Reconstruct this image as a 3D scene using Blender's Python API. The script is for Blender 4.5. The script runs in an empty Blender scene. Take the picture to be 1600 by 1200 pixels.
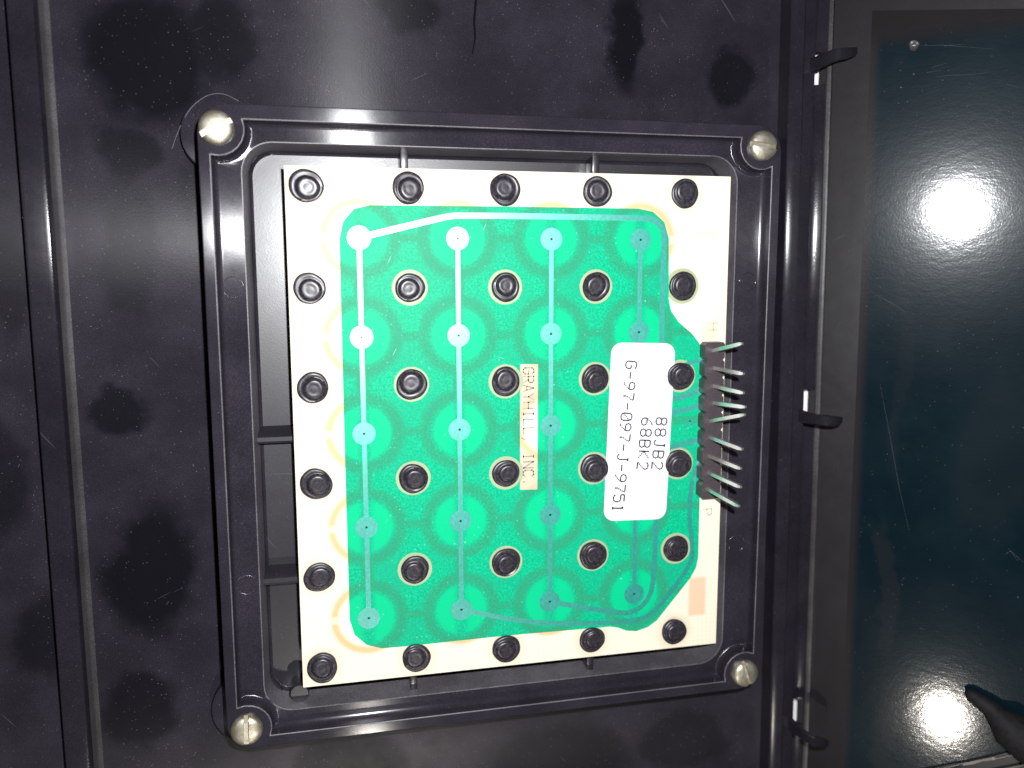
import bpy, bmesh, math, random
from mathutils import Matrix, Vector
random.seed(7)
MM = 0.001
sc = bpy.context.scene
col = sc.collection

# ------------------------------------------------------------------ camera
cam_d = bpy.data.cameras.new('camera'); cam = bpy.data.objects.new('camera', cam_d); col.objects.link(cam)
cam_d.sensor_fit = 'HORIZONTAL'; cam_d.sensor_width = 4.8; cam_d.lens = 4.8 * 1300 / 1600
cam_d.clip_start = 0.004; cam_d.clip_end = 20
cam.matrix_world = Matrix(((0.97532, 0.03099, -0.21859, -23.7926 * MM), (-0.00183, 0.99120, 0.13235, 20.9229 * MM),
                           (0.22077, -0.12868, 0.96680, 109.2480 * MM), (0, 0, 0, 1)))
cam_d.dof.use_dof = True; cam_d.dof.focus_distance = 0.113; cam_d.dof.aperture_fstop = 2.4
sc.camera = cam
# ------------------------------------------------------------------ light: phone flash beside the lens, a weak lamp below
w = bpy.data.worlds.new('World'); sc.world = w; w.use_nodes = True
w.node_tree.nodes['Background'].inputs[0].default_value = (0.86, 0.78, 1.0, 1)
w.node_tree.nodes['Background'].inputs[1].default_value = 0.036
def lamp(name, loc, power, rad, colr):
    d = bpy.data.lights.new(name, 'POINT'); d.energy = power; d.shadow_soft_size = rad * MM; d.color = colr
    o = bpy.data.objects.new(name, d); o.location = Vector(loc) * MM; col.objects.link(o); return o
lamp('phone_flash', (-15.5, 30.5, 110), 1.17, 1.5, (0.97, 0.98, 1.0))
lamp('desk_lamp', (-14, -126, 118), 0.28, 4.0, (1.0, 0.93, 0.84))
sc.view_settings.view_transform = 'Standard'; sc.view_settings.look = 'None'
sc.view_settings.exposure = 0; sc.view_settings.gamma = 1; sc.view_settings.use_curve_mapping = False
sc.render.engine = 'CYCLES'; sc.cycles.use_denoising = True
sc.cycles.max_bounces = 8; sc.cycles.sample_clamp_indirect = 4

# ------------------------------------------------------------------ node helpers
class G:
    def __init__(s, name):
        s.m = bpy.data.materials.new(name); s.m.use_nodes = True
        s.t = s.m.node_tree; s.n = s.t.nodes; s.b = s.n['Principled BSDF']; s.c = None
    def link(s, a, b): s.t.links.new(a, b)
    def put(s, sock, v):
        if hasattr(v, 'is_output') or isinstance(v, bpy.types.NodeSocket): s.link(v, sock)
        else: sock.default_value = v
    def co(s):
        if s.c is None:
            tc = s.n.new('ShaderNodeTexCoord'); v = s.n.new('ShaderNodeVectorMath'); v.operation = 'SCALE'
            s.link(tc.outputs['Object'], v.inputs[0]); v.inputs['Scale'].default_value = 1000; s.c = v.outputs[0]
        return s.c
    def mth(s, op, a, b=None, c=None, clamp=False):
        n = s.n.new('ShaderNodeMath'); n.operation = op; n.use_clamp = clamp
        s.put(n.inputs[0], a)
        if b is not None: s.put(n.inputs[1], b)
        if c is not None: s.put(n.inputs[2], c)
        return n.outputs[0]
    def vm(s, op, a, b=None, out=0):
        n = s.n.new('ShaderNodeVectorMath'); n.operation = op; s.put(n.inputs[0], a)
        if b is not None: s.put(n.inputs[1], b)
        return n.outputs[out]
    def mapv(s, v, loc=(0, 0, 0), rot=0, scale=(1, 1, 1)):
        if rot and scale != (1, 1, 1): v = s.mapv(v, rot=rot); rot = 0
        n = s.n.new('ShaderNodeMapping'); s.link(v, n.inputs[0]); n.inputs[1].default_value = loc
        n.inputs[2].default_value = (0, 0, rot); n.inputs[3].default_value = scale; return n.outputs[0]
    def noise(s, v, scale, detail=3, rough=.5, color=False):
        n = s.n.new('ShaderNodeTexNoise'); s.link(v, n.inputs['Vector']); n.inputs['Scale'].default_value = scale
        n.inputs['Detail'].default_value = detail; n.inputs['Roughness'].default_value = rough
        return n.outputs['Color' if color else 'Fac']
    def ramp(s, f, lo, hi, a=0., b=1., smooth=True):
        n = s.n.new('ShaderNodeMapRange'); n.interpolation_type = 'SMOOTHSTEP' if smooth else 'LINEAR'
        s.put(n.inputs[0], f); n.inputs[1].default_value = lo; n.inputs[2].default_value = hi
        n.inputs[3].default_value = a; n.inputs[4].default_value = b; return n.outputs[0]
    def mix(s, f, a, b):
        n = s.n.new('ShaderNodeMix'); n.data_type = 'RGBA'; s.put(n.inputs[0], f)
        for i, v in ((6, a), (7, b)):
            if isinstance(v, tuple): n.inputs[i].default_value = v if len(v) == 4 else v + (1,)
            else: s.link(v, n.inputs[i])
        return n.outputs[2]
    def xyz(s, v):
        n = s.n.new('ShaderNodeSeparateXYZ'); s.link(v, n.inputs[0]); return n.outputs
    def specks(s, v, scale, size, keep):
        """tiny scattered dots: dust grains"""
        n = s.n.new('ShaderNodeTexVoronoi'); n.feature = 'F1'; s.link(v, n.inputs['Vector']); n.inputs['Scale'].default_value = scale
        r = s.xyz(n.outputs['Color'])
        near = s.mth('LESS_THAN', n.outputs['Distance'], s.mth('MULTIPLY', r[1], size))
        return s.mth('MULTIPLY', near, s.mth('GREATER_THAN', r[0], 1 - keep))
    def bump(s, h, strength, dist_mm, prev=None):
        n = s.n.new('ShaderNodeBump'); n.inputs['Strength'].default_value = strength
        n.inputs['Distance'].default_value = dist_mm * MM; s.link(h, n.inputs['Height'])
        if prev is not None: s.link(prev, n.inputs['Normal'])
        return n.outputs[0]
    def set(s, **k):
        for a, v in k.items():
            sock = s.b.inputs[a.replace('_', ' ')]
            if isinstance(v, tuple) and len(v) == 3 and sock.type == 'RGBA': v = v + (1,)
            s.put(sock, v)
        return s

def ellipses(g, v, lst):
    """soft-edged finger smudges, joined; lst of (cx, cy, rx, ry, angle, strength)"""
    wob = g.vm('SUBTRACT', g.noise(v, .13, 4, .62, True), (.5, .5, .5))
    wv = g.vm('ADD', v, g.vm('MULTIPLY', wob, (7, 7, 0)))
    acc = None
    for cx, cy, rx, ry, an, st in lst:
        d = g.vm('SUBTRACT', wv, (cx, cy, 0)); d = g.mapv(d, rot=an); d = g.vm('MULTIPLY', d, (1 / rx, 1 / ry, 0))
        f = g.ramp(g.vm('LENGTH', d, out=1), .62, 1.12, st, 0)
        acc = f if acc is None else g.mth('MAXIMUM', acc, f)
    return acc

def plastic(name, base=(.0045, .0045, .0064), dust=(.058, .049, .068), damt=.35, rough=.34, speck=1.0, smudge=None, scratch=None, fine=.25, coarse=0., aniso=0., coat=0., coat_r=.25, amode='y', spec=.5):
    g = G(name); v = g.co()
    cloud = g.ramp(g.noise(v, .12, 4, .6), .3, .75)
    d = g.mth('MULTIPLY', g.mth('ADD', .55, g.mth('MULTIPLY', cloud, .5)), damt)
    r = g.mth('ADD', rough - .04, g.mth('MULTIPLY', g.noise(v, .5, 4, .6), .09))
    if smudge:
        sm = ellipses(g, v, smudge)
        d = g.mth('MULTIPLY', d, g.mth('SUBTRACT', 1, sm)); r = g.mth('ADD', r, g.mth('MULTIPLY', sm, .04))
    grain = g.mth('MULTIPLY', g.ramp(g.noise(v, 7, 2, .7), .35, .8), d)
    c = g.mix(g.mth('ADD', g.mth('MULTIPLY', d, .55), g.mth('MULTIPLY', grain, 1.0), clamp=True), base, dust)
    sp = g.mth('MAXIMUM', g.mth('MULTIPLY', g.specks(g.mapv(v, rot=.4, scale=(1, 1.6, 1)), 2.1, .17, .5), .5), g.specks(g.mapv(v, rot=-.6, scale=(1, 2.2, 1)), .6, .05, .4))
    clump = g.ramp(g.noise(v, .06, 3, .6), .3, .65, .25, 1)
    c = g.mix(g.mth('MULTIPLY', sp, g.mth('MULTIPLY', clump, .8 * speck)), c, (.2, .19, .2))
    h = g.noise(v, 5, 3, .6)
    nrm = g.bump(h, fine, .02)
    if coarse: nrm = g.bump(g.noise(v, .55, 3, .5), coarse, .12, nrm)
    if scratch:
        for an, st in scratch:
            sv = g.mapv(v, rot=an, scale=(.12, 6, 1)); ln = g.noise(sv, 1.0, 2, .5)
            nrm = g.bump(g.ramp(ln, .55, .75), st, .02, nrm)
    # a few stray hairline scratches, paler than the plastic
    hv = g.mapv(v, rot=.9, scale=(.10, 3.2, 1)); hs = g.ramp(g.noise(hv, 1.0, 1, .4), .80, .83)
    hv2 = g.mapv(v, loc=(7, 3, 0), rot=-.45, scale=(.13, 3.6, 1)); hs = g.mth('MAXIMUM', hs, g.ramp(g.noise(hv2, 1.0, 1, .4), .81, .84))
    c = g.mix(g.mth('MULTIPLY', hs, .3), c, (.14, .13, .14))
    g.set(Base_Color=c, Roughness=r, Normal=nrm, Specular_IOR_Level=spec)
    if aniso:
        x, y, z = g.xyz(v)
        # polishing marks follow the mouldings: along x above and below the frame, along y beside it
        if amode == 'panel': top = g.ramp(y, 39.5, 41.5)
        elif amode == 'frame': top = g.ramp(g.mth('SUBTRACT', g.mth('ABSOLUTE', y), g.mth('ABSOLUTE', x)), 2.3, 2.6)
        else: top = None
        tn = g.n.new('ShaderNodeCombineXYZ')
        if top is None: tn.inputs[0].default_value = 1
        else: g.link(top, tn.inputs[1]); g.link(g.mth('SUBTRACT', 1, top), tn.inputs[0])
        g.set(Anisotropic=aniso, Tangent=tn.outputs[0])
    if coat: g.set(Coat_Weight=coat, Coat_Roughness=coat_r, Coat_Normal=nrm)
    return g.m

SM = [(-44, 48, 8.5, 9, 0, .9), (-35.5, 50.5, 5, 6, .4, .75), (18.6, 53, 3.0, 7.5, -.1, .95), (35, 49.5, 4.2, 4.2, 0, .8), (-11.5, 56, 4.6, 4.2, 0, .85),
      (-47.5, 23.5, 4.2, 9, .1, .6), (-47.5, -19, 6.2, 10.5, .15, .9), (-38.5, 30, 3.2, 6, .1, .55), (-50, -39, 5.5, 6, 0, .8), (-60, -27, 5, 7, 0, .7),
      (-50, 3.5, 4.2, 3.2, 0, .8), (-22, -51, 9, 6, .1, .75), (10, -55, 13, 7, .1, .75), (31, -54, 8, 6, 0, .6), (-47, 36, 4, 4, 0, .7), (-62, 20, 3, 8, 0, .6), (-66, -5, 5, 9, 0, .6)]
M_panel = plastic('black_panel_plastic', smudge=SM, speck=1.4, damt=.40, rough=.30, aniso=.94, spec=.085, amode='panel', scratch=[(0.02, .03), (1.55, .03)])
M_frame = plastic('black_frame_plastic', damt=.46, rough=.19, speck=.7, fine=.06, spec=.40, aniso=.95, amode='frame')
M_floor = plastic('recess_plastic', damt=.2, rough=.42, speck=1.2, fine=.3, scratch=[(-.7, .05)], coat=.8, coat_r=.25)
M_rail = plastic('black_rail_plastic', damt=.26, rough=.195, speck=.7, scratch=[(1.57, .12)], aniso=.92, spec=.26)
M_rough = plastic('rough_dusty_plastic', damt=.8, rough=.42, speck=.6, dust=(.085, .078, .082), fine=.5, coarse=.3, aniso=.8, spec=.6)
M_edge = plastic('worn_lit_frame_edge', damt=1.0, rough=.42, speck=.3, dust=(.13, .12, .135), fine=.3)  # pale colour carries the frame's edge highlights along with dust and wear
M_clip = plastic('torn_clip_plastic', damt=.16, rough=.33, speck=.8, fine=.4, coarse=.8)
M_dark = plastic('clean_black_plastic', damt=.10, rough=.4, speck=.5)
M_lid = plastic('lid_plastic', base=(.009, .008, .009), damt=.2, rough=.38, speck=.35, coat=.2, coat_r=.2, fine=.12, coarse=.05, dust=(.05, .045, .05))

def window_mat():
    g = G('teal_window_plastic'); v = g.co()
    cl = g.ramp(g.noise(v, .07, 4, .6), .35, .7)
    c = g.mix(cl, (.0012, .0068, .0108), (.0035, .0105, .0145))
    sp = g.mth('MAXIMUM', g.mth('MULTIPLY', g.specks(v, 1.6, .15, .5), .5), g.specks(g.mapv(v, rot=.5, scale=(1, 1.8, 1)), .5, .07, .5))
    c = g.mix(g.mth('MULTIPLY', sp, .6), c, (.12, .13, .14))
    rip = g.noise(g.mapv(v, rot=.08, scale=(.6, 1.1, 1)), 1.0, 3, .55)
    nrm = g.bump(rip, .16, .055); nrm = g.bump(g.noise(v, 3.2, 2, .6), .25, .02, nrm)
    x, y, z = g.xyz(v); 
    sm = ellipses(g, v, [(10.2, -28, 1.6, 12, -.05, .26), (10.9, 8, 1.2, 22, .0, .12), (24, -5, 6, 14, .1, .15), (11, -52, 2.2, 9, 0, .3)])
    c = g.mix(sm, c, (.02, .019, .022))
    c = g.mix(g.ramp(x, 4.7, 6.4, 1, 0), c, (.016, .014, .016)); c = g.mix(g.ramp(y, 51.5, 55.5), c, (.011, .0095, .010))
    g.set(Base_Color=c, Roughness=g.mth('ADD', .27, g.mth('MULTIPLY', g.noise(v, .3, 3), .08)), Normal=nrm, Specular_IOR_Level=.04, Coat_Weight=.62, Coat_Roughness=.095, Coat_Normal=nrm)
    return g.m
M_window = window_mat()

PITCH = 12.7
def ring_coords(g):
    """distance (mm) from the nearest key contact; contacts sit on a 12.7 mm grid"""
    v = g.co(); x, y, z = g.xyz(v)
    fx = g.mth('SUBTRACT', g.mth('FRACT', g.mth('ADD', g.mth('DIVIDE', x, PITCH), 10.0)), .5)       # contact columns at +-0.5, +-1.5 pitch
    fy = g.mth('SUBTRACT', g.mth('FRACT', g.mth('ADD', g.mth('DIVIDE', y, PITCH), 10.5)), .5)
    dx = g.mth('MULTIPLY', fx, PITCH); dy = g.mth('MULTIPLY', fy, PITCH)
    # clamp to the 4 x 5 grid so that no ring appears outside of it
    ok = g.mth('MULTIPLY', g.mth('LESS_THAN', g.mth('ABSOLUTE', x), 25.4), g.mth('LESS_THAN', g.mth('ABSOLUTE', y), 31.75))
    r = g.mth('SQRT', g.mth('ADD', g.mth('MULTIPLY', dx, dx), g.mth('MULTIPLY', dy, dy)))
    r = g.mth('ADD', r, g.mth('MULTIPLY', g.mth('SUBTRACT', 1, ok), 99))
    return v, x, y, dx, dy, r
def band(g, r, c, wd, soft):
    return g.ramp(g.mth('ABSOLUTE', g.mth('SUBTRACT', r, c)), wd, wd + soft, 1, 0)

def board_mat():
    g = G('bare_glass_fibre_board'); v, x, y, dx, dy, r = ring_coords(g)
    c = g.mix(g.noise(v, .09, 2), (.69, .63, .495), (.74, .68, .545))
    ang = g.ramp(g.mth('ABSOLUTE', dy), .25, .75)
    ring = g.mth('MULTIPLY', band(g, r, 4.55, .12, .8), g.mth('ADD', .35, g.mth('MULTIPLY', g.mth('MAXIMUM', ang, 0), .5)))
    c = g.mix(ring, c, (.62, .36, .15))
    c = g.mix(g.ramp(r, 2.5, 4.1, .55, 0), c, (.92, .90, .66))
    # copper on the far side showing through
    bx = g.mth('MULTIPLY', g.ramp(g.mth('ABSOLUTE', g.mth('SUBTRACT', x, 29.0)), 1.0, 1.7, 1, 0), g.ramp(g.mth('ABSOLUTE', g.mth('ADD', y, 26.7)), 2.6, 3.3, 1, 0))
    c = g.mix(g.mth('MULTIPLY', bx, .6), c, (.60, .33, .17))
    b2 = g.mth('MULTIPLY', g.ramp(g.mth('ABSOLUTE', g.mth('SUBTRACT', x, 29.8)), .5, 2.0, 1, 0), g.ramp(g.mth('ABSOLUTE', g.mth('SUBTRACT', y, 12.6)), .6, 2.4, 1, 0))
    c = g.mix(g.mth('MULTIPLY', b2, .38), c, (.56, .44, .28))
    b3 = g.mth('MULTIPLY', g.ramp(g.mth('ABSOLUTE', g.mth('SUBTRACT', x, 28.7)), 1.2, 2.6, 1, 0), g.ramp(g.mth('ABSOLUTE', g.mth('SUBTRACT', y, 26.2)), .2, .9, 1, 0))
    c = g.mix(g.mth('MULTIPLY', b3, .22), c, (.6, .62, .3))
    sx = g.mth('MULTIPLY', g.ramp(g.mth('ABSOLUTE', g.mth('SUBTRACT', x, 3.2)), 1.5, 2.2, 1, 0), g.ramp(g.mth('ABSOLUTE', g.mth('ADD', y, .6)), 1.8, 4.2))
    sx = g.mth('MULTIPLY', sx, g.ramp(g.mth('ABSOLUTE', y), 9, 9.6, 1, 0))
    c = g.mix(g.mth('MULTIPLY', sx, .75), c, (.40, .37, .25))
    # browner ring round each rivet, duller green-beige in the mask openings
    gx = g.mth('MULTIPLY', g.mth('SUBTRACT', g.mth('FRACT', g.mth('ADD', g.mth('DIVIDE', x, PITCH), 10.5)), .5), PITCH)
    gy = g.mth('MULTIPLY', g.mth('SUBTRACT', g.mth('FRACT', g.mth('ADD', g.mth('DIVIDE', y, PITCH), 10.0)), .5), PITCH)
    rr = g.mth('SQRT', g.mth('ADD', g.mth('MULTIPLY', gx, gx), g.mth('MULTIPLY', gy, gy)))
    c = g.mix(g.ramp(rr, 2.1, 3.3, .42, 0), c, (.50, .42, .29))
    inm = g.mth('MULTIPLY', g.mth('MULTIPLY', g.mth('GREATER_THAN', x, -20), g.mth('LESS_THAN', x, 28)), g.mth('MULTIPLY', g.mth('LESS_THAN', g.mth('ABSOLUTE', y), 26), g.ramp(rr, 2.42, 2.55, .85, 0)))
    c = g.mix(inm, c, (.25, .33, .185))
    weave = g.mth('ADD', g.mth('SINE', g.mth('MULTIPLY', x, 9.5)), g.mth('SINE', g.mth('MULTIPLY', y, 9.5)))
    c = g.mix(g.ramp(weave, -2, 2, 0, .14, False), c, (.5, .42, .3))
    g.set(Base_Color=c, Roughness=.5, Normal=g.bump(weave, .06, .01), Specular_IOR_Level=.35)
    return g.m
M_board = board_mat()

def mask_mat():
    g = G('green_solder_mask'); v, x, y, dx, dy, r = ring_coords(g)
    gr = g.noise(v, 3.6, 3, .75); gr2 = g.noise(v, 9, 2, .6); cl = g.noise(v, .16, 3, .6)
    mid = g.mix(g.ramp(gr, .36, .68), (.0, .29, .14), (.002, .46, .235))
    mid = g.mix(g.ramp(cl, .35, .7, 0, .6), mid, (.008, .31, .17))
    # dark tracks on the far side: rings round each contact and bars that join them
    bar = g.mth('MULTIPLY', g.ramp(g.mth('ABSOLUTE', dy), .35, .8, 1, 0), g.ramp(r, 4.6, 5.2))
    bar2 = g.mth('MULTIPLY', g.ramp(g.mth('ABSOLUTE', dx), .6, 1.1, 1, 0), g.ramp(r, 4.6, 5.2))
    dk = g.mth('MAXIMUM', g.mth('MULTIPLY', band(g, r, 4.6, .25, 1.0), .55), g.mth('MULTIPLY', g.mth('MAXIMUM', bar, bar2), .5))
    dk = g.mth('MULTIPLY', dk, g.ramp(gr2, .2, .6, .65, 1))
    c = g.mix(dk, mid, (.03, .18, .10))
    wedge = g.ramp(g.mth('ABSOLUTE', dx), .3, 1.3)
    wedge = g.mth('MAXIMUM', wedge, g.ramp(g.mth('ABSOLUTE', dy), 1.3, .6))
    disc = g.mth('MULTIPLY', g.ramp(r, 3.2, 3.8, 1, 0), wedge)
    c = g.mix(g.mth('MULTIPLY', disc, .85), c, (.0, .46, .20))
    halo = g.ramp(r, 1.35, 1.75, .35, 0)
    c = g.mix(halo, c, (.0, .27, .12))
    sp = g.mth('MULTIPLY', g.specks(v, 1.6, .2, .45), .55)
    sp = g.mth('MAXIMUM', sp, g.specks(v, .7, .1, .3))
    c = g.mix(g.mth('MULTIPLY', sp, .5), c, (.2, .7, .5))
    for an, off in ((.3, (0, 0, 0)), (-1.1, (6, 2, 0))):
        hs = g.ramp(g.noise(g.mapv(v, loc=off, rot=an, scale=(.2, 3.5, 1)), 1, 1, .4), .815, .83)
        c = g.mix(g.mth('MULTIPLY', hs, .6), c, (.4, .85, .7))
    g.set(Base_Color=c, Roughness=.5, Normal=g.bump(gr, .3, .02), Specular_IOR_Level=.13)
    return g.m
M_mask = mask_mat()

def trace_mat():
    g = G('tinned_track_under_mask'); v = g.co()
    c = g.mix(g.ramp(g.noise(v, 2.2, 3, .7), .3, .7), (.004, .33, .25), (.008, .44, .36))
    g.set(Base_Color=c, Metallic=.5, Roughness=g.mth('ADD', .40, g.mth('MULTIPLY', g.noise(v, 4, 2), .08)), Normal=g.bump(g.noise(v, 6, 2, .7), .3, .012), Coat_Weight=1.0, Coat_Roughness=.375, Coat_IOR=2.2)
    return g.m
M_trace = trace_mat()
def simple(name, c, rough=.5, metal=0., spec=.5, nz=0., nscale=4, var=.0):
    g = G(name); v = g.co()
    cc = g.mix(g.ramp(g.noise(v, nscale, 3, .6), .3, .7), tuple(k * (1 - var) for k in c), tuple(min(1, k * (1 + var)) for k in c)) if var else c
    g.set(Base_Color=cc, Roughness=rough, Metallic=metal, Specular_IOR_Level=spec)
    if nz: g.set(Normal=g.bump(g.noise(v, nscale, 3, .6), nz, .03))
    return g.m
M_hole = simple('contact_hole', (.012, .02, .018), .4)
M_paper = simple('white_label_paper', (.68, .67, .68), .6, nz=.05, var=.01, spec=.3)
M_ink = simple('label_ink', (.012, .009, .012), .6, var=.3, nscale=6)
M_etch = simple('etched_lettering', (.34, .27, .22), .45, metal=.2, var=.25, nscale=2)
M_etchl = simple('faint_lettering', (.42, .37, .30), .5, var=.2, nscale=3)
M_pin = simple('tinned_pin', (.78, .74, .70), .28, metal=.92, nz=.15, nscale=2, var=.06)
M_head = simple('connector_plastic', (.045, .036, .040), .42, nz=.2, nscale=5, var=.3)
M_table = simple('white_table', (.86, .86, .86), .6, var=.01)
M_hair = simple('dark_hair', (.003, .003, .004), .9, spec=.1)
M_scr = simple('scratch_burr', (.06, .066, .07), .5)
M_arm = simple('matt_black_arm', (.006, .005, .006), .75, spec=.25, nz=.5, nscale=1.2, var=.4)
M_lint = simple('pale_lint', (.16, .15, .16), .7)

def screw_mat():
    g = G('tarnished_brass_plated_steel'); v = g.co()
    a = g.ramp(g.noise(v, .9, 4, .65), .38, .62)
    c = g.mix(a, (.60, .57, .48), (.42, .37, .26)); c = g.mix(g.ramp(g.noise(v, 1.7, 3, .6), .56, .72, 0, .6), c, (.36, .38, .28))
    g.set(Base_Color=c, Metallic=.9, Roughness=g.mth('ADD', .34, g.mth('MULTIPLY', g.noise(v, 2, 4, .7), .28)), Normal=g.bump(g.noise(v, 1.6, 4, .7), .45, .06))
    return g.m
M_screw = screw_mat()
def rivet_mat():
    g = G('melted_black_rivet_plastic'); v = g.co()
    c = g.mix(g.ramp(g.noise(v, 3, 3, .6), .35, .7), (.011, .010, .013), (.038, .031, .042))
    nrm = g.bump(g.noise(v, 3.5, 3, .6), .22, .03)
    g.set(Base_Color=c, Roughness=.36, Normal=nrm)
    return g.m
M_rivet = rivet_mat()

# ------------------------------------------------------------------ mesh helpers (all lengths in mm)
def finish(name, me, mat, parent=None, smooth=40):
    me.transform(Matrix.Scale(MM, 4)); me.update()
    if mat:
        keep = [p.material_index for p in me.polygons]; me.materials.clear(); me.materials.append(mat)
        if any(keep): me.polygons.foreach_set('material_index', keep)
    if smooth:
        me.shade_smooth(); me.set_sharp_from_angle(angle=math.radians(smooth))
    o = bpy.data.objects.new(name, me); col.objects.link(o)
    if parent: o.parent = parent
    return o
def obj(name, bm, mat, parent=None, smooth=40):
    bmesh.ops.recalc_face_normals(bm, faces=bm.faces[:])
    me = bpy.data.meshes.new(name); bm.to_mesh(me); bm.free(); return finish(name, me, mat, parent, smooth)
def raw(name, verts, faces, mat, parent=None, smooth=0):
    me = bpy.data.meshes.new(name); me.from_pydata(verts, [], faces); return finish(name, me, mat, parent, smooth)
def copy_part(o, parent, loc=None, rotz=0):
    c = o.copy(); col.objects.link(c); c.parent = parent
    if loc: c.location = Vector(loc) * MM
    c.rotation_euler = (0, 0, rotz); return c
def thing(name, label, cat, loc=(0, 0, 0), group=None):
    o = bpy.data.objects.new(name, None); o.empty_display_size = .01; col.objects.link(o); o.location = Vector(loc) * MM
    return tag(o, label, cat, group)
def tag(o, label, cat, group=None):
    o['label'] = label; o['category'] = cat
    if group: o['group'] = group
    return o
def box(bm, x0, x1, y0, y1, z0, z1, bev=0.):
    r = bmesh.ops.create_cube(bm, size=1)
    for v in r['verts']:
        v.co = Vector((x0 + (v.co.x + .5) * (x1 - x0), y0 + (v.co.y + .5) * (y1 - y0), z0 + (v.co.z + .5) * (z1 - z0)))
    if bev:
        ed = list({e for v in r['verts'] for e in v.link_edges})
        bmesh.ops.bevel(bm, geom=ed, offset=bev, segments=2, affect='EDGES', profile=.5)
    return bm
def loft(bm, loops, closed=True, cap0=False, cap1=False):
    rows = [[bm.verts.new(p) for p in L] for L in loops]; n = len(rows[0])
    for a, b in zip(rows, rows[1:]):
        for i in range(n if closed else n - 1):
            j = (i + 1) % n; bm.faces.new((a[i], a[j], b[j], b[i]))
    if cap0: bm.faces.new(rows[0])
    if cap1: bm.faces.new(rows[-1])
    return rows
def offset(loop, d):
    """move a counter-clockwise 2-D loop inward by d"""
    n = len(loop); out = []
    for i in range(n):
        p0, p1, p2 = Vector(loop[i - 1]), Vector(loop[i]), Vector(loop[(i + 1) % n])
        a = (p1 - p0).normalized(); b = (p2 - p1).normalized()
        na = Vector((-a.y, a.x)); nb = Vector((-b.y, b.x)); m = na + nb
        m = m / max(.35, m.length_squared / 2) if m.length > 1e-6 else na
        out.append(tuple(p1 + m * d))
    return out
def at_z(loop, z): return [(p[0], p[1], z) for p in loop]
def rrect(x0, x1, y0, y1, r, n=9):
    out = []
    for cx, cy, a0 in ((x1 - r, y1 - r, 0), (x0 + r, y1 - r, 90), (x0 + r, y0 + r, 180), (x1 - r, y0 + r, 270)):
        for i in range(n):
            a = math.radians(a0 + 90 * i / (n - 1)); out.append((cx + r * math.cos(a), cy + r * math.sin(a)))
    return out
def prism(name, loop, z0, z1, mat, parent=None, bev=0., smooth=40):
    bm = bmesh.new(); L = [at_z(loop, z0)]
    if bev: L += [at_z(loop, z1 - bev), at_z(offset(loop, bev * .4), z1 - bev * .3), at_z(offset(loop, bev), z1)]
    else: L += [at_z(loop, z1)]
    loft(bm, L, cap0=True, cap1=True); return obj(name, bm, mat, parent, smooth)
def lathe(bm, prof, n=28, fn=None):
    loops = [[(r * math.cos(2 * math.pi * i / n), r * math.sin(2 * math.pi * i / n), z) for i in range(n)] for r, z in prof[:-1]]
    if fn: loops = [[fn(Vector(p), k) for p in L] for k, L in enumerate(loops)]
    rows = loft(bm, loops, cap0=True)
    tip = bm.verts.new((0, 0, prof[-1][1])); R = rows[-1]
    for i in range(n): bm.faces.new((R[i], R[(i + 1) % n], tip))
def filled(name, outlines, z0, z1, mat, parent=None):
    """flat sheet with holes"""
    cu = bpy.data.curves.new(name, 'CURVE'); cu.dimensions = '2D'; cu.fill_mode = 'BOTH'; cu.extrude = (z1 - z0) / 2
    for L in outlines:
        sp = cu.splines.new('POLY'); sp.points.add(len(L) - 1); sp.use_cyclic_u = True
        for p, q in zip(sp.points, L): p.co = (q[0], q[1], 0, 1)
    t = bpy.data.objects.new('tmp', cu); col.objects.link(t); bpy.context.view_layer.update()
    me = bpy.data.meshes.new_from_object(t.evaluated_get(bpy.context.evaluated_depsgraph_get())); me.name = name
    bpy.data.objects.remove(t); bpy.data.curves.remove(cu)
    me.transform(Matrix.Translation((0, 0, (z0 + z1) / 2))); return finish(name, me, mat, parent, 30)
def ribbon(name, pts, wd, z0, z1, mat, parent, rnd=0):
    """flat conductor along a polyline"""
    P = [Vector(p) for p in pts]
    for _ in range(rnd):
        Q = [P[0]]
        for a, b in zip(P, P[1:]): Q += [a.lerp(b, .25), a.lerp(b, .75)]
        P = Q + [P[-1]]
    L, Rr = [], []
    for i, p in enumerate(P):
        a = (P[i] - P[i - 1]).normalized() if i else (P[1] - P[0]).normalized()
        b = (P[i + 1] - P[i]).normalized() if i < len(P) - 1 else a
        t = (a + b).normalized(); nn = Vector((-t.y, t.x)); k = 1 / max(.5, nn.dot(Vector((-a.y, a.x))))
        L.append(p + nn * wd / 2 * k); Rr.append(p - nn * wd / 2 * k)
    bm = bmesh.new()
    loops = [[(l.x, l.y, z0), (l.x, l.y, z1), (r.x, r.y, z1), (r.x, r.y, z0)] for l, r in zip(L, Rr)]
    loft(bm, loops, cap0=True, cap1=True); return obj(name, bm, mat, parent, 30)
def tube(bm, pts, rad, n=6, rnd=0):
    P = [Vector(p) for p in pts]; loops = []
    for _ in range(rnd):
        Q = [P[0]]
        for a, b in zip(P, P[1:]): Q += [a.lerp(b, .25), a.lerp(b, .75)]
        P = Q + [P[-1]]
    for i, p in enumerate(P):
        t = (P[min(i + 1, len(P) - 1)] - P[max(i - 1, 0)]).normalized(); u = t.cross(Vector((0, 0, 1)))
        u = u.normalized() if u.length > 1e-4 else Vector((1, 0, 0)); q = u.cross(t)
        rr = rad[i] if isinstance(rad, (list, tuple)) else rad
        loops.append([tuple(p + (u * math.cos(2 * math.pi * k / n) + q * math.sin(2 * math.pi * k / n)) * rr) for k in range(n)])
    loft(bm, loops, cap0=True, cap1=True)

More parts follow.
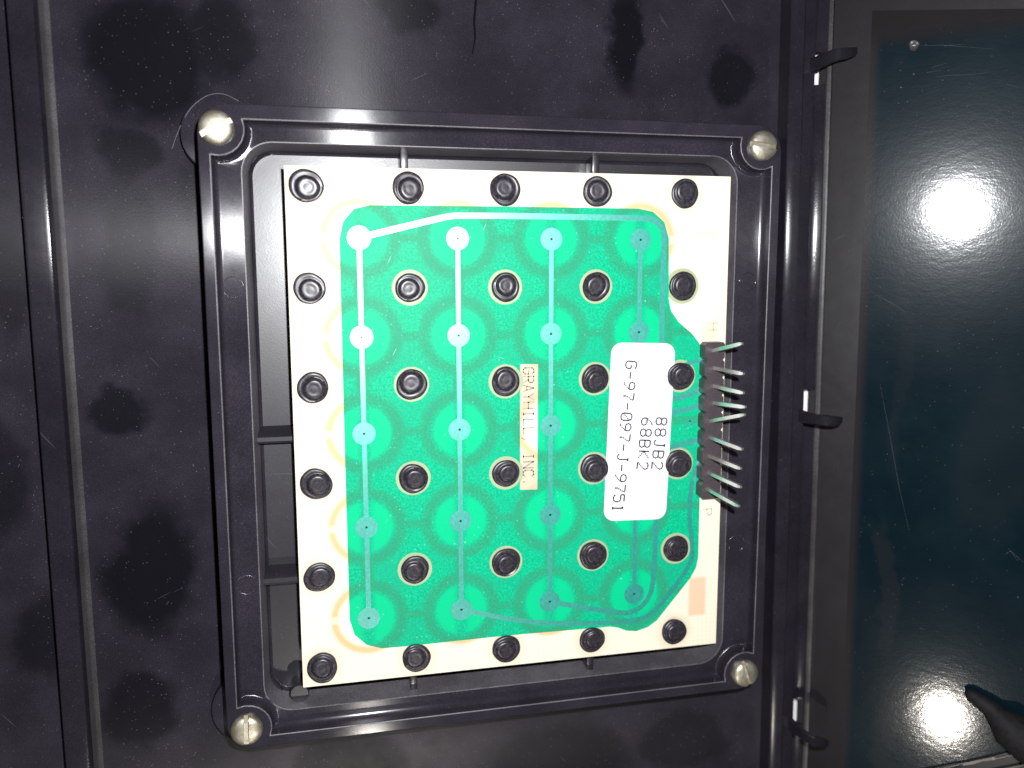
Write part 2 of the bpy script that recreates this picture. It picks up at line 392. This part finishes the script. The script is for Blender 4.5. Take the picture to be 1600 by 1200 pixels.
# stroke letters on a 4 x 6 grid
GL = {'G': '4,5 3,6 1,6 0,5 0,1 1,0 3,0 4,1 4,3 2,3', '-': '0,3 4,3', '9': '0,0 1,0 4,3 4,5 3,6 1,6 0,5 0,4 1,3 4,3', '7': '0,6 4,6 4,5 2,2 2,0',
      '0': '0,1 0,5 1,6 3,6 4,5 4,1 3,0 1,0 0,1 4,5', 'J': '0,1 1,0 2,0 3,1 3,6|2,6 4,6', '5': '4,6 0,6 0,4 3,4 4,3 4,1 3,0 1,0 0,1', '1': '1,5 2,6 2,0|1,0 3,0',
      '8': '1,3 0,4 0,5 1,6 3,6 4,5 4,4 3,3 1,3 0,2 0,1 1,0 3,0 4,1 4,2 3,3', '6': '4,6 3,6 0,3 0,1 1,0 3,0 4,1 4,2 3,3 0,3', 'B': '0,0 0,6 3,6 4,5 4,4 3,3 0,3|3,3 4,2 4,1 3,0 0,0',
      'K': '0,0 0,6|4,6 0,3 4,0', '2': '0,5 1,6 3,6 4,5 4,4 0,0 4,0', 'R': '0,0 0,6 3,6 4,5 4,4 3,3 0,3|2,3 4,0', 'A': '0,0 2,6 4,0|1,2 3,2', 'Y': '0,6 2,3 4,6|2,3 2,0',
      'H': '0,0 0,6|4,0 4,6|0,3 4,3', 'I': '1,0 3,0|2,0 2,6|1,6 3,6', 'L': '0,6 0,0 4,0', ',': '2,1 1,-1', 'N': '0,0 0,6 4,0 4,6', 'C': '4,5 3,6 1,6 0,5 0,1 1,0 3,0 4,1', '.': '2,0 2,.6', 'P': '0,0 0,6 3,6 4,5 4,4 3,3 0,3'}
def lettering(name, text, start, end, height, width, stroke, z, mat, parent, gap=0.):
    """letters that run from start to end, tops to the right of the picture"""
    S = Vector(start); E_ = Vector(end); n = len(text); d = (E_ - S).normalized(); up = Vector((-d.y, d.x))
    step = (E_ - S).length / max(1, n - 1); V, F = [], []
    def seg(a, b):
        ln = (b - a).length; t = (b - a) / ln; q = Vector((-t.y, t.x)) * stroke / 2
        a2, b2 = a + t * (gap - stroke * .3 * (gap == 0)), b - t * (gap - stroke * .3 * (gap == 0)); k = len(V)
        V.extend([(p.x, p.y, z) for p in (a2 + q, a2 - q, b2 - q, b2 + q)]); F.append((k + 3, k + 2, k + 1, k))
    for i, ch in enumerate(text):
        if ch not in GL: continue
        for pl in GL[ch].split('|'):
            pts = [tuple(map(float, s.split(','))) for s in pl.split()]
            W = [S + d * (i * step + (gx / 4 - .5) * width) + up * ((gy / 6 - .5) * height) for gx, gy in pts]
            for a, b, ga, gb in zip(W, W[1:], pts, pts[1:]):
                diag = ga[0] != gb[0] and ga[1] != gb[1]
                if gap and diag and (b - a).length > .55:
                    m = max(2, round((b - a).length / .3))
                    for q in range(m): seg(a.lerp(b, (q + .08) / m), a.lerp(b, (q + .92) / m))
                else: seg(a, b)
    return raw(name, V, F, mat, parent)

# ------------------------------------------------------------------ setting: the table the case lies on
tb = obj('table', box(bmesh.new(), -400, 400, -400, 400, -31, -11), M_table, None, 0); tb['kind'] = 'structure'

# ------------------------------------------------------------------ the case panel
PZ = -6.7
def rx(x, y): return x + .0125 * (16 - y)              # the hinge rail runs very slightly askew
panel = thing('case_panel', 'scuffed black plastic case panel with raised ribs, under the screwed keypad frame', 'panel', (0, 0, -11))
def under(o, root):                                   # keep world placement under a root that is not at the origin
    o.parent = root; o.matrix_parent_inverse = root.matrix_world.inverted(); return o
bpy.context.view_layer.update()
Y0, Y1 = -92, 84
bm = bmesh.new()
loft(bm, [[(-95, Y1, z), (rx(43.4, Y1), Y1, z), (rx(43.4, Y0), Y0, z), (-95, Y0, z)] for z in (-8.5, PZ)], cap0=True, cap1=True)
under(obj('plate', bm, M_panel, None, 0), panel)
bm = bmesh.new(); box(bm, -95, 40, Y1 - 3, Y1, -11, -8.5); under(obj('side_wall', bm, M_dark, None, 0), panel)
bm = bmesh.new(); box(bm, -95, 40, Y0, Y0 + 3, -11, -8.5); under(obj('side_wall', bm, M_dark, None, 0), panel)
bm = bmesh.new(); box(bm, -95, -92, Y0 + 3, Y1 - 3, -11, -8.5); under(obj('side_wall', bm, M_dark, None, 0), panel)
def weighted(o):
    m = o.modifiers.new('wn', 'WEIGHTED_NORMAL'); m.keep_sharp = True; m.weight = 100; return o
def profile_bar(name, prof, mat, skew=True, smooth=35, ya=Y1, yb=Y0, n=1, jit=0.):
    bm = bmesh.new(); L = []
    for k in range(n + 1):
        y = ya + (yb - ya) * k / n; j = random.uniform(-jit, jit)
        L.append([((rx(x, y) if skew else x) + j, y, z) for x, z in prof])
    loft(bm, L, cap0=True, cap1=True); return weighted(under(obj(name, bm, mat, None, smooth), panel))
# left rib
lr = -3.4
profile_bar('rib', [(-58.9, PZ - .3), (-58.9, lr - .3), (-58.75, lr - .08), (-58.4, lr), (-56.4, lr), (-56.0, lr - .12), (-55.8, lr - .45), (-55.68, PZ - .3)], M_rail, False)
profile_bar('rib_fillet', [(-55.76, PZ - .2), (-55.74, lr - 1.2), (-55.65, PZ + .75), (-55.45, PZ + .28), (-55.1, PZ + .03), (-55.0, PZ - .2)], M_rough, False, n=20, jit=.012)
# hinge rail on the right: two steps
profile_bar('rail', [(43.35, -8.4), (43.3, -4.0), (43.4, -3.8), (43.75, -3.55), (44.3, -3.37), (45.2, -3.3), (45.45, -3.45), (45.5, -3.8), (47.0, -3.86), (47.5, -3.98), (47.72, -4.3), (47.8, -8.4)], M_rail)
# channel floor with three slots
slots = [(53.6, 48.9), (2.6, -2.6), (-49.4, -54.0)]
ys = [Y1] + [v for s in slots for v in s] + [Y0]
for k in range(0, len(ys), 2):
    profile_bar('channel_floor', [(47.82, -8.5), (47.82, -7.5), (49.9, -7.5), (50.4, -7.32), (50.85, -7.02), (51.2, -6.62), (51.2, -8.5)], M_rail, True, 35, ys[k], ys[k + 1])
for s in slots:
    profile_bar('channel_floor', [(47.82, -8.5), (47.82, -7.5), (49.55, -7.5), (49.55, -8.5)], M_rail, True, 0, s[0], s[1])
profile_bar('channel_lip', [(51.22, -8.5), (51.22, -7.0), (51.0, -6.5), (50.92, -6.05), (51.1, -5.7), (51.45, -5.6), (51.9, -6.1), (51.9, -8.5)], M_rough, n=60, jit=.03)
# corner bosses under the frame
for x, y in ((-35.6, 38.3), (-35.5, -38.9)):
    bm = bmesh.new(); prof = [(5.0, PZ - .2), (5.0, -4.9), (4.92, -4.75), (4.75, -4.7), (0, -4.7)]
    lathe(bm, prof, 56); o = obj('boss', bm, M_panel, None); o.location = Vector((x, y, 0)) * MM; bpy.context.view_layer.update(); under(o, panel)
# snap hooks that stand on the rail and reach over the lid's edge
def hook(y, lean, name='snap_hook'):
    X = lambda x: rx(x, y)
    path = [((46.9, 0, -4.2), 1.0, .85), ((47.3, 0, -2.2), .85, .8), ((47.8, 0, -.4), .8, .75), ((48.5, 0, .55), .8, .7), ((49.6, 0, .75), .75, .6), ((50.7, 0, .6), .62, .4), ((51.2, 0, .45), .45, .2)]
    bm = bmesh.new(); L = []
    for i, ((x, _, z), hw, th) in enumerate(path):
        a = path[max(0, i - 1)][0]; b = path[min(len(path) - 1, i + 1)][0]
        t = Vector((b[0] - a[0], b[2] - a[2])).normalized(); nx, nz = -t.y, t.x
        yy = y + lean * i / 6 + random.uniform(-.06, .06)
        r = lambda: random.uniform(-.07, .07)
        L.append([(X(x) + nx * th * s / 2 + r(), yy + hw * q * k + r(), z + nz * th * s / 2 + r()) for s, q, k in ((-1, -1, .8), (-.6, -1, 1), (.6, -1, 1), (1, -1, .8), (1, 1, .8), (.6, 1, 1), (-.6, 1, 1), (-1, 1, .8))])
    loft(bm, L, cap0=True, cap1=True); under(obj(name, bm, M_clip, None, 30), panel)
hook(50.7, 1.2); hook(-.9, -.1); hook(-51.4, -1.5)

# ------------------------------------------------------------------ keypad housing: frame with recess
house = thing('keypad_housing', 'glossy black plastic keypad frame with rounded corners and a deep recess', 'frame', (0, 0, PZ))
bpy.context.view_layer.update()
SCR = {(1, 1): (36.3, 38.3), (-1, 1): (-35.6, 38.2), (-1, -1): (-35.35, -38.75), (1, -1): (36.55, -39.0)}
def in_house(o): o.parent = house; o.matrix_parent_inverse = house.matrix_world.inverted(); return o
outer = rrect(-37.85, 39.35, -41.6, 41.15, 3.6)
RX0, RX1, RY0, RY1 = -36.4, 37.95, -40.05, 39.3
def boss_corner(sx, sy, rb=3.25, n=9):
    S = SCR[(sx, sy)]; Sx, Sy = S[0] * sx, S[1] * sy; xr = (RX1 if sx > 0 else -RX0); yt = (RY1 if sy > 0 else -RY0)
    a0 = math.atan2(-math.sqrt(rb * rb - (xr - Sx) ** 2), xr - Sx); a1 = math.atan2(yt - Sy, -math.sqrt(rb * rb - (yt - Sy) ** 2)) - 2 * math.pi
    pts = [((Sx + rb * math.cos(a0 + (a1 - a0) * i / (n - 1))) * sx, (Sy + rb * math.sin(a0 + (a1 - a0) * i / (n - 1))) * sy) for i in range(n)]
    return pts if sx * sy > 0 else pts[::-1]
inner = boss_corner(1, 1) + boss_corner(-1, 1) + boss_corner(-1, -1) + boss_corner(1, -1)
opening = rrect(-33.0, 33.7, -37.75, 36.95, 3.7)
bm = bmesh.new(); BZ = -.9
rows = loft(bm, [at_z(outer, PZ), at_z(outer, .86), at_z(offset(outer, .05), .96), at_z(offset(outer, .14), 1.0),
          at_z(offset(inner, -.15), 1.0), at_z(offset(inner, -.05), .96), at_z(inner, .9), at_z(offset(inner, .06), BZ + .9), at_z(offset(inner, .13), BZ + .5), at_z(offset(inner, .28), BZ + .22), at_z(offset(inner, .48), BZ + .06), at_z(offset(inner, .7), BZ),
          at_z(offset(opening, -.16), BZ), at_z(offset(opening, -.04), BZ - .04), at_z(opening, BZ - .15), at_z(offset(opening, .42), -5.0), at_z(offset(opening, .55), -5.3), at_z(offset(opening, .85), -5.48)])
bm.faces.ensure_lookup_table()
for k in (4, 5, 12, 13, 14):                          # worn dusty edges and recess wall; bright edge lines painted into the colour
    for f in bm.faces[k * 36:(k + 1) * 36]: f.material_index = 1
fr_bm = bm
fr = in_house(obj('frame', fr_bm, M_frame, None, 50)); fr.data.materials.append(M_edge); fr.modifiers.new('wn', 'WEIGHTED_NORMAL').keep_sharp = True; fr.modifiers['wn'].weight = 100
bm = bmesh.new(); L = at_z(offset(opening, .6), -5.5); bm.faces.new([bm.verts.new(p) for p in L]); bm.faces.new([bm.verts.new((p[0], p[1], -5.95)) for p in L])
in_house(obj('recess_floor', bm, M_floor, None, 0))
def rib(x0, x1, y0, y1, ztop, axis):
    bm = bmesh.new()
    if axis == 'x':      # rib with a dusty slope on its upper side
        pr = [(y0, -5.52), (y0, ztop + .2), (y0 + .2, ztop), (y1 - .2, ztop), (y1, ztop + .2 - .4), (y1 + .95, -5.52)]
        loft(bm, [[(x, p[0], p[1]) for p in pr] for x in (x0, x1)], cap0=True, cap1=True)
    else: box(bm, x0, x1, y0, y1, -5.52, ztop, .12)
    in_house(obj('rib', bm, M_floor, None, 30))
rib(-33.0, -26, -1.3, -.35, -3.1, 'x'); rib(-33.0, -26, -20.7, -19.75, -3.1, 'x')
for x in (-12.9, 13.3):
    rib(x - .5, x + .5, 34.2, 37.0, -2.3, 'y'); rib(x - .5, x + .5, -37.8, -34.6, -2.3, 'y')
bm = bmesh.new(); prof = [(1.3, -5.52), (1.3, -2.6), (1.15, -2.4), (0, -2.4)]; lathe(bm, prof, 24)
o = obj('corner_post', bm, M_floor, None); o.location = Vector((-28.6, -36.4, 0)) * MM; bpy.context.view_layer.update(); in_house(o)
def ring(name, x, y, z, r, wd, mat):
    bm = bmesh.new(); n = 40
    L = [[(x + (r + a) * math.cos(2 * math.pi * i / n), y + (r + a) * math.sin(2 * math.pi * i / n), z + h) for i in range(n)] for a, h in ((-wd, -.02), (-wd * .3, .035), (wd * .3, .035), (wd, -.02))]
    loft(bm, L); return in_house(obj(name, bm, mat, None, 60))
for x, y in ((-34.75, 19.2), (-34.75, -19.7), (35.9, 19.6), (35.6, -19.4)): ring('moulding_ring', x, y, BZ, 1.28, .09, M_frame)
bm = bmesh.new(); box(bm, -31.55, -31.42, -7.1, -5.3, -5.55, -5.43); in_house(obj('moulded_mark', bm, M_rough, None, 0))
bm = bmesh.new(); box(bm, -31.41, -26, -6.28, -6.12, -5.55, -5.43); in_house(obj('moulded_mark', bm, M_rough, None, 0))

# ------------------------------------------------------------------ screws
def screw_mesh():
    bm = bmesh.new(); prof = [(1.2, -3.0), (1.2, 0), (2.0, 0), (2.02, .45), (1.95, .72), (1.75, .92), (1.4, 1.06), (.8, 1.16), (0, 1.2)]
    lathe(bm, prof, 40); bmesh.ops.recalc_face_normals(bm, faces=bm.faces[:])
    me = bpy.data.meshes.new('head'); bm.to_mesh(me); bm.free()
    bm = bmesh.new(); box(bm, -3, 3, -.33, .33, .35, 3); mc = bpy.data.meshes.new('cut'); bm.to_mesh(mc); bm.free()
    a = bpy.data.objects.new('a', me); b = bpy.data.objects.new('b', mc); col.objects.link(a); col.objects.link(b)
    md = a.modifiers.new('s', 'BOOLEAN'); md.operation = 'DIFFERENCE'; md.object = b; md.solver = 'EXACT'
    bpy.context.view_layer.update()
    out = bpy.data.meshes.new_from_object(a.evaluated_get(bpy.context.evaluated_depsgraph_get()))
    bpy.data.objects.remove(a); bpy.data.objects.remove(b); return out
sm = screw_mesh(); sm.name = 'screw'
s0 = finish('screw', sm, M_screw, None, 35)
SL = {(-1, 1): ('shiny slotted screw beside the curved lint strand, slot slanting', 27), (1, 1): ('tarnished brass slotted screw close to the hinge rail, slot almost level', -6),
      (-1, -1): ('silvery slotted screw on the frame corner beside the corner post, slot upright', 88), (1, -1): ('dull brass slotted screw near the hinge rail, slot leaning', -72)}
for k, (sg, (lab, an)) in enumerate(SL.items()):
    o = s0 if k == 0 else s0.copy()
    if k: col.objects.link(o)
    o.location = Vector((*SCR[sg], .96)) * MM; o.rotation_euler = (random.uniform(-.03, .03), random.uniform(-.03, .03), math.radians(an))
    tag(o, lab, 'screw', 'screws that hold the keypad frame')

# ------------------------------------------------------------------ circuit board
board = thing('circuit_board', 'cream keypad circuit board with green coating, black rivets and a white label', 'circuit board')
bm = bmesh.new(); box(bm, -28.0, 32.3, -34.4, 34.2, -1.6, 0, .06); obj('substrate', bm, M_board, board, 0)
# spacers under the board
for x, y in ((-22, 0), (26, 0), (2, 30), (2, -30), (2, 0)):
    bm = bmesh.new(); box(bm, x - 3, x + 3, y - 3, y + 3, -5.5, -1.6); obj('key_block', bm, M_dark, board, 0)
RIV = [((c - 2) * PITCH, -(r - 2.5) * PITCH) for r in range(6) for c in range(5)]
MO = [(-21.5, 25.2), (-21.0, 27.4), (-19.6, 29.0), (-17.6, 29.5), (0, 29.6), (18.6, 29.6), (20.8, 29.2), (22.5, 27.8), (23.2, 25.6), (23.4, 17.2), (23.8, 15.6), (25.0, 14.0), (27.0, 12.4), (28.2, 11.0), (28.8, 9.3), (28.95, 7.5),
      (28.9, -4), (29.0, -20.6), (28.7, -22.2), (27.8, -23.8), (24.4, -27.8), (22.7, -29.8), (21.3, -30.7), (19.5, -31.15), (17.9, -30.9), (16.6, -30.3), (15.4, -30.05), (0, -29.85), (-14, -29.95), (-17.4, -29.9), (-19.4, -29.2), (-21.0, -27.6), (-21.6, -25.4), (-21.6, 0)]
holes = [[(x + 2.34 * math.cos(-2 * math.pi * i / 32), y + 2.34 * math.sin(-2 * math.pi * i / 32)) for i in range(32)] for x, y in RIV if -14 < x < 27 and abs(y) < 25 and not (x > 20 and y > 10)]
strip = [(2.05, 8.65), (4.55, 8.6), (4.5, -8.95), (1.95, -8.85)]
strip = [(1.95, -8.85), (1.95, -8.4), (4.5, -8.95), (4.55, 8.6), (2.05, 8.65)]
# the window for the maker's name meets two rivet openings: join their outlines
def name_window():
    pts = [(4.5, -8.95), (4.55, 8.6), (2.05, 8.65)]
    for yc in (6.35, -6.35):
        a = math.acos(2.02 / 2.34) if True else 0
        pts += [(2.34 * math.cos(t), yc + 2.34 * math.sin(t)) for t in [a + (2 * math.pi - 2 * a) * i / 28 for i in range(29)]]
    return pts + [(2.0, -8.85)]
holes = [h for h in holes if not (abs(sum(p[0] for p in h) / 32) < .1 and abs(abs(sum(p[1] for p in h) / 32) - 6.35) < .1)] + [name_window()]
filled('solder_mask', [MO] + holes, .004, .05, M_mask, board)
TR = [([(-19.05, 25.4), (-8.2, 28.1), (-6.2, 28.4), (18.6, 28.35), (21.0, 28.2), (22.4, 26.8), (22.5, 24.4), (22.4, 9), (22.2, -14.5), (22.1, -23), (21.5, -26.2), (19.6, -28.0), (17.2, -28.3), (6.35, -25.4)], .78, 1),
      ([(-6.35, -25.4), (2.0, -27.9), (9.0, -29.0), (18.4, -29.6), (21.6, -29.0), (24.0, -26.6), (28.0, -21.5), (28.0, -18.5), (27.4, -15), (27.4, -11.3), (27.8, -8.4), (29.0, -5.6)], .7, 1),
      ([(24.0, 3.1), (26.4, 3.4), (29.4, 4.7)], .9, 1), ([(24.0, 1.0), (29.4, 2.2)], .8, 0), ([(24.0, -3.9), (29.4, -2.9)], .8, 0), ([(24.6, 7.0), (26.5, 8.2), (29.2, 8.6)], .6, 1)]
ny = [(2 - r) * PITCH for r in range(5)]
for pts, wd, rd in TR: ribbon('track', pts, wd, .05, .075, M_trace, board, rd)
for c in range(4):
    x = (c - 1.5) * PITCH; ribbon('track', [(x, ny[0] - .6), (x, ny[4] + .6)], .62, .05, .072, M_trace, board)
p0 = None
for r in range(5):
    for c in range(4):
        if p0 is None:
            bm = bmesh.new(); lathe(bm, [(1.5, .05), (1.5, .09), (0, .09)], 40); p0 = obj('contact_pad', bm, M_trace, board); pd = p0
            bm = bmesh.new(); lathe(bm, [(.17, .08), (.17, .1), (0, .1)], 12); h0 = obj('hole', bm, M_hole, p0); hd = h0
        else: pd = copy_part(p0, board); hd = copy_part(h0, pd)
        pd.location = Vector(((c - 1.5) * PITCH, ny[r], 0)) * MM
# rivets: heat-formed heads, each a little different
variants = []
for k in range(7):
    rnd = random.Random(k + 3); ph = [rnd.uniform(0, 6.28) for _ in range(6)]; ox, oy = rnd.uniform(-.22, .22), rnd.uniform(-.22, .22); dp = rnd.uniform(.5, 1.0)
    def fn(p, i, ph=ph, ox=ox, oy=oy):
        a = math.atan2(p.y, p.x); w_ = .035 * math.sin(2 * a + ph[0]) + .025 * math.sin(3 * a + ph[1]) + .012 * math.sin(7 * a + ph[2])
        q = Vector((p.x * (1 + w_ * .6), p.y * (1 + w_ * .6), p.z + ((.05 * math.sin(a + ph[3]) + .02 * math.sin(4 * a + ph[4])) * p.xy.length_squared / 3 if i > 1 else 0)))
        if i > 4: q.x += ox; q.y += oy
        return tuple(q)
    prof = [(1.96, -.25), (2.0, 0), (2.03, .2), (1.97, .36), (1.84, .44), (1.68, .46), (1.5, .45 - .08 * dp), (1.36, .52 - .05 * dp), (1.26, .66), (1.14, .76), (.98, .79), (.74, .79), (.62, .77), (.4, .78), (0, .8)]
    bm = bmesh.new(); lathe(bm, prof, 36, fn); variants.append(obj('rivet', bm, M_rivet, board, 60))
for i, (x, y) in enumerate(RIV):
    v = variants[i] if i < len(variants) else copy_part(variants[random.randrange(len(variants))], board)
    v.location = Vector((x, y, 0)) * MM; v.rotation_euler = (random.uniform(-.06, .06), random.uniform(-.06, .06), random.uniform(0, 6.28)); s = random.uniform(.95, 1.03); v.scale = (s * random.uniform(.96, 1.04), s, random.uniform(.75, 1.2))
# maker's name and pin letters
lettering('maker_name', 'GRAYHILL, INC.', (3.22, 7.7), (3.22, -7.75), 1.45, .85, .2, .012, M_etch, board)
lettering('pin_letter', 'K', (27.1, -.7), (27.1, -1.7), 1.5, 1.0, .2, .06, M_trace, board)
lettering('pin_letter', 'P', (30.2, -13.9), (30.2, -14.9), 1.4, .95, .14, .012, M_etchl, board)
lettering('pin_letter', 'H', (30.3, 13.3), (30.3, 12.3), 1.4, 1.0, .13, .012, M_etchl, board)
# label
th = math.radians(-1.9); lc = Vector((19.35, -1.55))
def lab(p): return (lc.x + p[0] * math.cos(th) - p[1] * math.sin(th), lc.y + p[0] * math.sin(th) + p[1] * math.cos(th))
sticker = prism('label', [lab(p) for p in rrect(-4.75, 4.75, -12.75, 12.75, 1.55)], .09, .21, M_paper, board, .03)
lettering('lettering', 'G-97-097-J-9751', (17.95, 8.15), (16.3, -12.35), 1.62, 1.02, .21, .216, M_ink, sticker, .02)
lettering('lettering', '68BK2', (20.45, .0), (19.92, -6.35), 1.62, 1.02, .21, .216, M_ink, sticker, .02)
lettering('lettering', '88JB2', (22.65, -.05), (22.15, -6.45), 1.62, 1.02, .21, .216, M_ink, sticker, .02)
# pin header
hl = []
UN = 22.6 / 9
loopL, loopR = [], []
for k in range(9):
    ya = 11.2 - k * UN; yb = ya - UN
    loopL += [(28.3 + .42, ya - .02), (28.3, ya - .42), (28.3, yb + .42), (28.3 + .42, yb + .02)]
    loopR += [(31.35 - .25, ya - .02), (31.35, ya - .3), (31.35, yb + .3), (31.35 - .25, yb + .02)]
hd_loop = loopL + loopR[::-1]
bm = bmesh.new(); loft(bm, [at_z(hd_loop, .0), at_z(hd_loop, 1.72), at_z(offset(hd_loop, .06), 1.8)], cap0=True, cap1=True)
header = obj('pin_header', bm, M_head, board, 20)
PB = [(29.67, 9.93), (29.85, 7.57), (29.93, 5.02), (29.92, 2.55), (29.41, -.2), (29.48, -2.33), (29.37, -5.03), (29.35, -7.46), (29.23, -9.8)]
PT = [(30.09, 11.6), (30.43, 7.59), (30.53, 5.01), (30.89, 3.09), (30.83, 2.05), (30.64, -2.65), (30.55, -5.29), (30.65, -7.87), (30.46, -10.53)]
for (bx_, by_), (tx, ty) in zip(PB, PT):
    A = Vector((bx_, by_, 1.2)); B = Vector((tx, ty, 9.0)); bm = bmesh.new(); L = []
    mid = A.lerp(B, .22) + Vector((-.1, 0, 0)) * random.random()
    for p, s in ((A, .25), (mid, .25), (A.lerp(B, .9), .25), (A.lerp(B, .925), .235), (B, .15)):
        L.append([(p.x + a * s, p.y + b * s, p.z) for a, b in ((-1, -1), (1, -1), (1, 1), (-1, 1))])
    loft(bm, L, cap0=True, cap1=True); obj('pin', bm, M_pin, header, 20)

# ------------------------------------------------------------------ hinged lid
TL = math.radians(39)
lid = thing('hinged_lid', 'glossy dark lid with a scratched teal window, tilted up beyond the hinge rail', 'lid', (52.0, 0, -5.2))
lid.rotation_euler = (math.radians(1.25), -TL, math.radians(.6))
def lobj(name, bm, mat, sm=30): return obj(name, bm, mat, lid, sm)
lobj('lid_plate', box(bmesh.new(), -.6, 75, -88, 80, -2.0, 0, .25), M_lid)
bm = bmesh.new()
wl = [(4.6, 58.0), (4.6, -62), (17.0, -56.9), (31.0, -49.2), (40, -45), (40, 53.5), (23.5, 55.6)][::-1]
L2 = [at_z(wl, -.05), at_z(wl, .05)]; loft(bm, L2, cap1=True); lobj('window', bm, M_window, 0)
def bar(p, q, wd, h, mat, name, n=24, j=.05):
    P, Q = Vector(p), Vector(q); t = (Q - P).normalized(); nn = Vector((-t.y, t.x)); bm = bmesh.new(); L = []
    for k in range(n + 1):
        c = P.lerp(Q, k / n); r = lambda: random.uniform(-j, j)
        L.append([(c.x + nn.x * a * wd + r() , c.y + nn.y * a * wd + r(), z) for a, z in ((-.5, -.1), (-.46, h * .75), (-.3, h), (.3, h), (.46, h * .75), (.5, -.1))])
    loft(bm, L, cap0=True, cap1=True); lobj(name, bm, mat, 40)
bar((15.0, -58.2), (44, -43.0), .7, .5, M_lid, 'edge_lip'); bar((15.0, -60.4), (44, -45.2), .5, .4, M_lid, 'edge_lip')
bm = bmesh.new(); lathe(bm, [(.75, 0), (.72, .25), (.55, .5), (.3, .42), (0, .55)], 20, lambda p, i: (p.x * (1 + .12 * math.sin(3 * math.atan2(p.y, p.x) + i)), p.y, p.z)); o = lobj('stud', bm, M_rough); o.location = Vector((10.2, 52.6, .02)) * MM
# dark tapering arm on the lid, thicker towards its far end
bm = bmesh.new(); tube(bm, [(21.9, -42.2, .7), (22.5, -42.7, .8), (24.9, -44.0, 1.0), (26.0, -45.1, 1.2), (27.6, -46.4, 1.6), (30.4, -48.2, 1.8), (34.6, -50.9, 1.6), (40, -54, 1)], [.4, .95, 1.25, 1.6, 2.7, 3.0, 3.1, 3.1], 18); lobj('dark_arm', bm, M_arm, 60)
# scratches: fine raised burrs in the window
for k, pl in enumerate([[(12.6, 49.3), (14.4, 49.7)], [(12.0, 48.7), (13.8, 48.8)], [(13.2, 48.0), (15.4, 48.0), (17.4, 47.8), (19.7, 47.9)], [(14.0, 52.0), (16.4, 52.0)], [(11.2, 52.4), (13.6, 52.2), (20.0, 50.9)], [(7.9, 4.1), (9.6, -3.7), (11.2, -11.5), (12.9, -18.3)],
        [(21.9, 46.1), (23.4, 45.5)], [(20.6, 41.8), (23.2, 40.0)], [(5.8, 18.1), (9.1, 16.2), (10.9, 15.0)], [(26.0, -19.3), (27.1, -20.3), (28.1, -21.1)], [(10.8, -48.8), (11.9, -50.9), (12.9, -53.0)], [(12.2, -42.2), (11.0, -45.2)], [(20.6, 25.2), (22.1, 27.0)], [(25.6, -20.3), (26.4, -19.6), (27.3, -21.0)]]):
    bm = bmesh.new(); n = len(pl); tube(bm, [(p[0], p[1], .055) for p in pl], [.008] + [.02] * (n - 2) + [.008] if n > 2 else [.024, .01], 5); lobj('scratch', bm, M_scr, 60)

# ------------------------------------------------------------------ stray fibres
bm = bmesh.new(); tube(bm, [(-2.3, 60, PZ + .1), (-2.5, 57, PZ + .1), (-2.75, 54.5, PZ + .1), (-2.6, 52.5, PZ + .1), (-3.0, 50.3, PZ + .1)], [.17, .17, .15, .12, .06], 6)
tag(obj('hair', bm, M_hair), 'thin dark hair lying across the panel above the keypad frame', 'hair')
bm = bmesh.new(); tube(bm, [(-41.8, 36.6, -5.85), (-40.9, 38.6, -5.0), (-39.3, 41.4, -4.55), (-37.2, 43.1, -4.5), (-35.2, 43.4, -4.5), (-33.4, 42.5, -4.5)], .03, 5, 3)
tag(obj('lint_strand', bm, M_lint), 'pale curved strand of lint round the frame corner with the shiny screw', 'lint')
